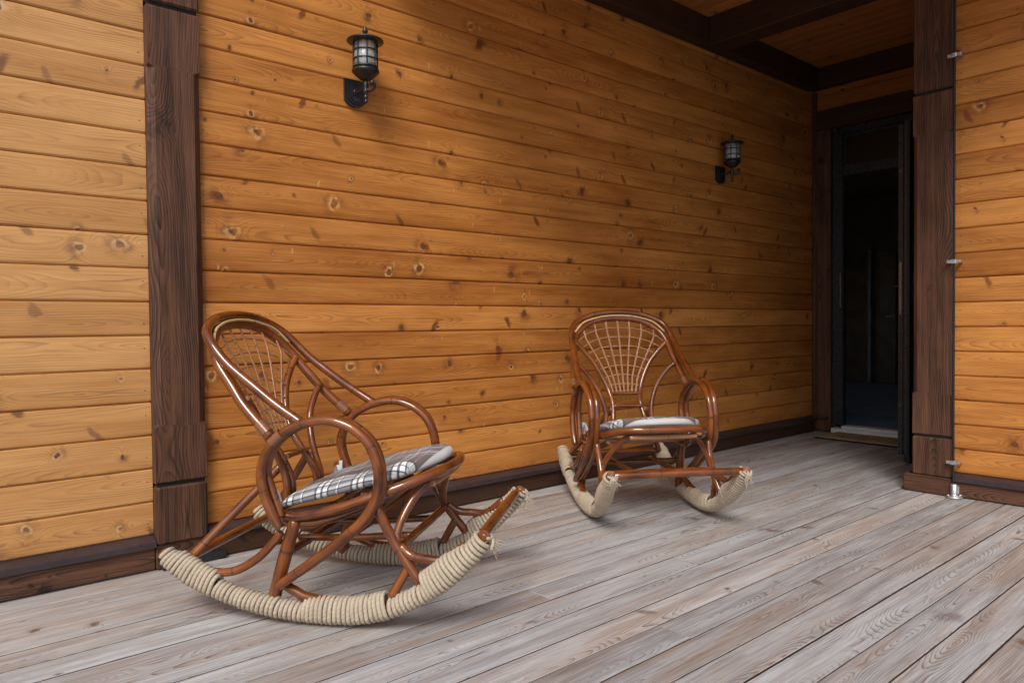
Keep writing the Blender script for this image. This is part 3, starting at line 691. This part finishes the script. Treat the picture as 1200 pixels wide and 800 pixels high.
        part('brace', [(.282,.022,.266), (.288,.060,.240), (.297,.120,.234), (.298,.175,.236), (.298,.24,.285)], .0150)
        part('brace', [(.297,-.755,.195), (.293,-.70,.168), (.289,-.637,.152), (.285,-.559,.160), (.282,-.479,.205), (.280,-.422,.262), (.278,-.398,.292)], .0145)
        part('brace', [(.284,-.395,.128), (.292,-.34,.105), (.298,-.285,.088), (.298,-.15,.082), (.298,-.03,.105)], .0160)
        part('strut', [(.276,-.735,.190), (.18,-.605,.345), (.092,-.478,.492)], .0155)
        # back: side arches
        part('arch', [(.264,-.610,.850), (.225,-.612,.812), (.165,-.604,.740), (.118,-.580,.655), (.090,-.545,.580), (.080,-.500,.515), (.092,-.452,.430), (.100,-.448,.362)], .0138)
        part('arch', [(.278,-.512,.738), (.235,-.516,.700), (.180,-.512,.625), (.145,-.490,.545), (.130,-.465,.475), (.134,-.450,.420), (.138,-.446,.362)], .0128)
    def bar(nm, pts, rad, mat='cane', closed=False, parent=None, sub=6):
        m_ = MB(); m_.tube(pts, rad, 12, capmi=1, closed=closed, sub=sub); return m_.build(nm, [M[mat], M['end']], parent or t)
    bar('crossbar', [(-.310,.292,.316), (0,.294,.320), (.310,.292,.316)], .0185)
    bar('crossbar', [(-.290,-.742,.193), (0,-.742,.195), (.290,-.742,.193)], .0165)
    bar('stretcher', [(-.285,.012,.258), (0,.012,.258), (.285,.012,.258)], .0145)
    bar('stretcher', [(-.276,-.392,.215), (0,-.392,.215), (.276,-.392,.215)], .0145)
    for x in (.11, -.11): bar('stretcher', [(x,-.415,.228), (x,-.2,.238), (x,.008,.256)], .0125)
    half = [(.262,-.425,.352), (.270,-.34,.347), (.279,-.19,.382), (.270,-.07,.424), (.235,.03,.458), (.170,.098,.482), (.085,.124,.487)]
    loop = [(a, b, c) for a, b, c in half] + [(0,.131,.488)] + [(-a, b, c) for a, b, c in half[::-1]]
    bar('seat_frame', loop + [(-.20,-.452,.348), (0,-.458,.348), (.20,-.452,.348)], .0170, closed=True)
    bar('seat_frame', [(-.165,.092,.446), (0,.098,.446), (.165,.092,.446)], .0115, 'cane_l')
    bar('seat_frame', [(.262,-.395,.322), (.250,-.30,.322), (.235,-.20,.345), (.215,-.10,.385)], .0135)
    bar('seat_frame', [(-.262,-.395,.322), (-.250,-.30,.322), (-.235,-.20,.345), (-.215,-.10,.385)], .0135)
    for yy, zz in ((-.30,.347), (-.16,.386), (-.02,.432)): bar('seat_slat', [(-.265,yy,zz), (0,yy,zz-.004), (.265,yy,zz)], .0085, 'cane_l')
    A = [(.318,-.408,.620), (.302,-.505,.712), (.286,-.560,.778), (.272,-.618,.852), (.232,-.664,.918), (.150,-.696,.966), (.070,-.706,.983)]
    Af = A + [(0,-.709,.987)] + [(-a, b, c) for a, b, c in A[::-1]]
    fa = bar('back_frame', Af, .0185)
    B = [(.314,-.296,.662), (.311,-.385,.718), (.302,-.47,.778), (.297,-.565,.850), (.284,-.632,.918), (.252,-.672,.964), (.170,-.700,1.001), (.080,-.709,1.017)]
    bar('back_frame', B + [(0,-.711,1.021)] + [(-a, b, c) for a, b, c in B[::-1]], .0165)
    Cs = [(.264,-.640,.912), (.205,-.668,.966), (.120,-.687,.992), (.055,-.692,1.001)]
    bar('pale_strip', Cs + [(0,-.693,1.003)] + [(-a, b, c) for a, b, c in Cs[::-1]], .0052, 'cane_w')
    for s in (1, -1):
        m_ = MB(); m_.tube([(s*.3165,-.417,.629), (s*.311,-.450,.660)], .0198, 14, cap=False); m_.tube([(s*.322,-.402,.598), (s*.322,-.387,.612), (s*.322,-.365,.630)], .0172, 14, cap=False); m_.build('binding', M['bind'], fa)
    for y, z, w in ((-.541,.569,.082), (-.476,.509,.078)): bar('rung', [(-w,y,z), (0,y-.004,z), (w,y,z)], .0095)
    # woven fan
    bound = [(.080,-.541,.575), (.108,-.575,.648), (.155,-.592,.722), (.205,-.602,.788), (.250,-.612,.842), (.262,-.640,.892)]
    cen = [(-.548,.575), (-.585,.668), (-.615,.752), (-.645,.835), (-.675,.912), (-.704,.978)]
    def lerpl(L, q):
        q = max(0, min(.99999, q))*(len(L)-1); i = int(q); f = q-i; f0 = L[i]; f1 = L[i+1]; return [a*(1-f)+b*f for a, b in zip(f0, f1)]
    def S(s, q):
        b = lerpl(bound, q); c = lerpl(cen, q); w = abs(s)**(2+1.0*q)
        return (b[0]*s, c[0]+(b[1]-c[0])*w, c[1]+(b[2]-c[1])*w)
    mb = MB()
    for i in range(-3, 4):
        for off in ((-.0024, .0024)):
            mb.tube([tuple(Vector(S(i/3.75, q/10))+Vector((off, .001, 0))) for q in range(0, 11)], .0028, 6, sub=3, cap=False)
    for k, q in enumerate((.10, .21, .33, .46, .59, .72, .86)):
        for off in (-.0014, .0014):
            mb.tube([tuple(Vector(S(s_/8, q))+Vector((0, .0028*(1 if (s_ % 2) else -1), off))) for s_ in range(-8, 9)], .0020, 6, sub=3, cap=False)
    mb.build('woven_fan', M['cane_l'], t)
    return t

def seat_cushion(name, label, group):
    """plaid pad, modelled in the chair's own frame"""
    t = thing(name, label, 'cushion', group=group); mb = MB(); n = 44; m = 44; top = []; bot = []
    rnd = random.Random(5)
    def foot(s, q):
        yf = .112 - .085*abs(s)**2.4; yr = -.425 + .012*abs(s)**4
        y = yr + (yf-yr)*(q+1)/2
        w = .256 - .006*max(0, -q) - .058*max(0, q)**3
        return s*w, y
    def wr(x, y, ph=0): return .0022*math.sin(x*38+y*21+ph) + .0016*math.sin(x*-25+y*60+ph*2)
    for i in range(n+1):
        for j in range(m+1):
            s = math.sin((i/n*2-1)*math.pi/2)*.35+(i/n*2-1)*.65; q = math.sin((j/m*2-1)*math.pi/2)*.35+(j/m*2-1)*.65
            x, y = foot(s, q)
            e = (max(0, 1-abs(s)**7)*max(0, 1-abs(q)**7))**.42
            zs = .358 + (y+.40)*.272 + (.015*(max(0, y)/.1)**2*-.3)
            z = zs + .020 + e*(.036+wr(x, y)) + .004*math.cos(s*1.5)*math.cos(q*1.4)
            top.append(len(mb.v)); mb.v.append((x, y, z))
    for i in range(n+1):
        for j in range(m+1):
            x, y, z = mb.v[i*(m+1)+j]
            if i in (0, n) or j in (0, m): bot.append(i*(m+1)+j)
            else:
                s = (i/n*2-1); q = (j/m*2-1); e = (max(0, 1-abs(s)**9)*max(0, 1-abs(q)**9))**.5
                zs = .358 + (y+.40)*.272; bot.append(len(mb.v)); mb.v.append((x, y, zs+.020-e*.016))
    def uvof(k, sgn):
        x, y, z = mb.v[k]; zs = .358+(y+.40)*.272+.052; d = (zs-z)
        return (x + math.copysign(max(0, d)*(abs(x) > .2), x), y + (max(0, d)*1.2 if y > .02 else 0))
    for i in range(n):
        for j in range(m):
            q = [i*(m+1)+j, (i+1)*(m+1)+j, (i+1)*(m+1)+j+1, i*(m+1)+j+1]
            f = [top[a] for a in q]; mb.face(f, [uvof(a, 1) for a in f], 0, 0, True)
            f = [bot[a] for a in q][::-1]; mb.face(f, [uvof(a, -1) for a in f], 0, 0, True)
    mb.build('pad', M['plaid'], t)
    for s in (1, -1):
        mb = MB(); a = Vector((s*.245, -.415, .388))
        for k, dv in enumerate(((.012, -.025, .028), (.03, -.01, .045))):
            p = [a, a+Vector((s*dv[0]*.6, dv[1]*.6, dv[2])), a+Vector((s*dv[0], dv[1], dv[2]*.3)), a+Vector((s*dv[0]*1.2, dv[1]*1.3, -.03+.01*k))]
            P = catmull(p, 5); o_ = len(mb.v)
            for u in P: mb.v.append(tuple(u+Vector((-.006, .004, 0)))); mb.v.append(tuple(u+Vector((.006, -.004, 0))))
            for i in range(len(P)-1): mb.face([o_+2*i, o_+2*i+1, o_+2*i+3, o_+2*i+2], [(0, 0)]*4, 0, 0, True)
        mb.build('tie', M['tie'], t)
    return t

def copy_tree(o, parent=None):
    c = o.copy(); col.objects.link(c)
    if parent: c.parent = parent
    for ch in list(o.children): copy_tree(ch, c)
    return c
def place(o, x, y, th, a, dz):
    o.matrix_world = Matrix.Translation((x, y, dz)) @ Matrix.Rotation(th, 4, 'Z') @ Matrix.Rotation(a, 4, 'X')

c1 = make_chair('rocking_chair', 'nearer varnished rattan rocking chair turned sideways in front of the dark wall post', 'rattan rocking chairs with rope bound runners')
k1 = seat_cushion('seat_cushion', 'blue grey plaid seat pad on the nearer, sideways rocking chair', 'plaid seat pads')
c2 = copy_tree(c1); c2['label'] = 'farther varnished rattan rocking chair facing the camera, nearer the doorway'
k2 = copy_tree(k1); k2['label'] = 'plaid seat pad showing its pale front edge on the farther rocking chair'
P1 = (-4.8985, -1.0, -2.4718, 0., 0.)
P2 = (-3.4648, -.9307, 2.5676, -.045, 0.)
# lowest rope point of the tilted chair must touch the deck
def low(a): return min(y*math.sin(a)+z*math.cos(a) for y, z in RUN) - .0405
for o in (c1, k1): place(o, *P1[:4], -low(0.)+.0015)
for o in (c2, k2): place(o, *P2[:4], -low(P2[3])+.0025)

# ------------------------------------------------------------------ camera
CX, CY, CZ, yaw, pitch, roll, fpx = -6.36828384, -3.1999053, 0.97550838, 0.71509457, -0.02240877, -0.0098061, 860.14
fw = Vector((math.sin(yaw)*math.cos(pitch), math.cos(yaw)*math.cos(pitch), math.sin(pitch)))
rt = Vector((math.cos(yaw), -math.sin(yaw), 0)); up = rt.cross(fw)
c_, s_ = math.cos(roll), math.sin(roll); r2 = rt*c_ + up*s_; u2 = up*c_ - rt*s_
cam = bpy.data.cameras.new('camera'); co = bpy.data.objects.new('camera', cam); col.objects.link(co)
mt = Matrix((( r2.x, u2.x, -fw.x, CX), (r2.y, u2.y, -fw.y, CY), (r2.z, u2.z, -fw.z, CZ), (0,0,0,1))); co.matrix_world = mt
cam.sensor_width = 36; cam.lens = fpx/1200*36; cam.clip_end = 2000; cam.clip_start = .05
sc.camera = co

# ------------------------------------------------------------------ light
az, el = R(-128), R(46)                       # sun direction: azimuth from +Y towards +X
w = bpy.data.worlds.new('World'); sc.world = w; w.use_nodes = True; nt = w.node_tree
bg = nt.nodes['Background']; sk = nt.nodes.new('ShaderNodeTexSky'); sk.sky_type = 'NISHITA'; sk.sun_disc = False
sk.sun_elevation = el; sk.sun_rotation = az; sk.air_density = 1.0; sk.dust_density = 4.0; sk.ozone_density = 1.0; sk.altitude = 100
nt.links.new(sk.outputs[0], bg.inputs[0]); bg.inputs[1].default_value = .145
sd = bpy.data.lights.new('sun', 'SUN'); sd.energy = 2.0; sd.angle = R(21); sd.color = (1., .96, .90)
so = bpy.data.objects.new('sun', sd); col.objects.link(so)
d = Vector((math.sin(az)*math.cos(el), math.cos(az)*math.cos(el), math.sin(el)))
so.rotation_euler = d.to_track_quat('Z', 'Y').to_euler()

sc.render.engine = 'CYCLES'
sc.view_settings.view_transform = 'Standard'; sc.view_settings.look = 'None'; sc.view_settings.exposure = 0; sc.view_settings.gamma = 1
sc.cycles.max_bounces = 10; sc.cycles.diffuse_bounces = 6
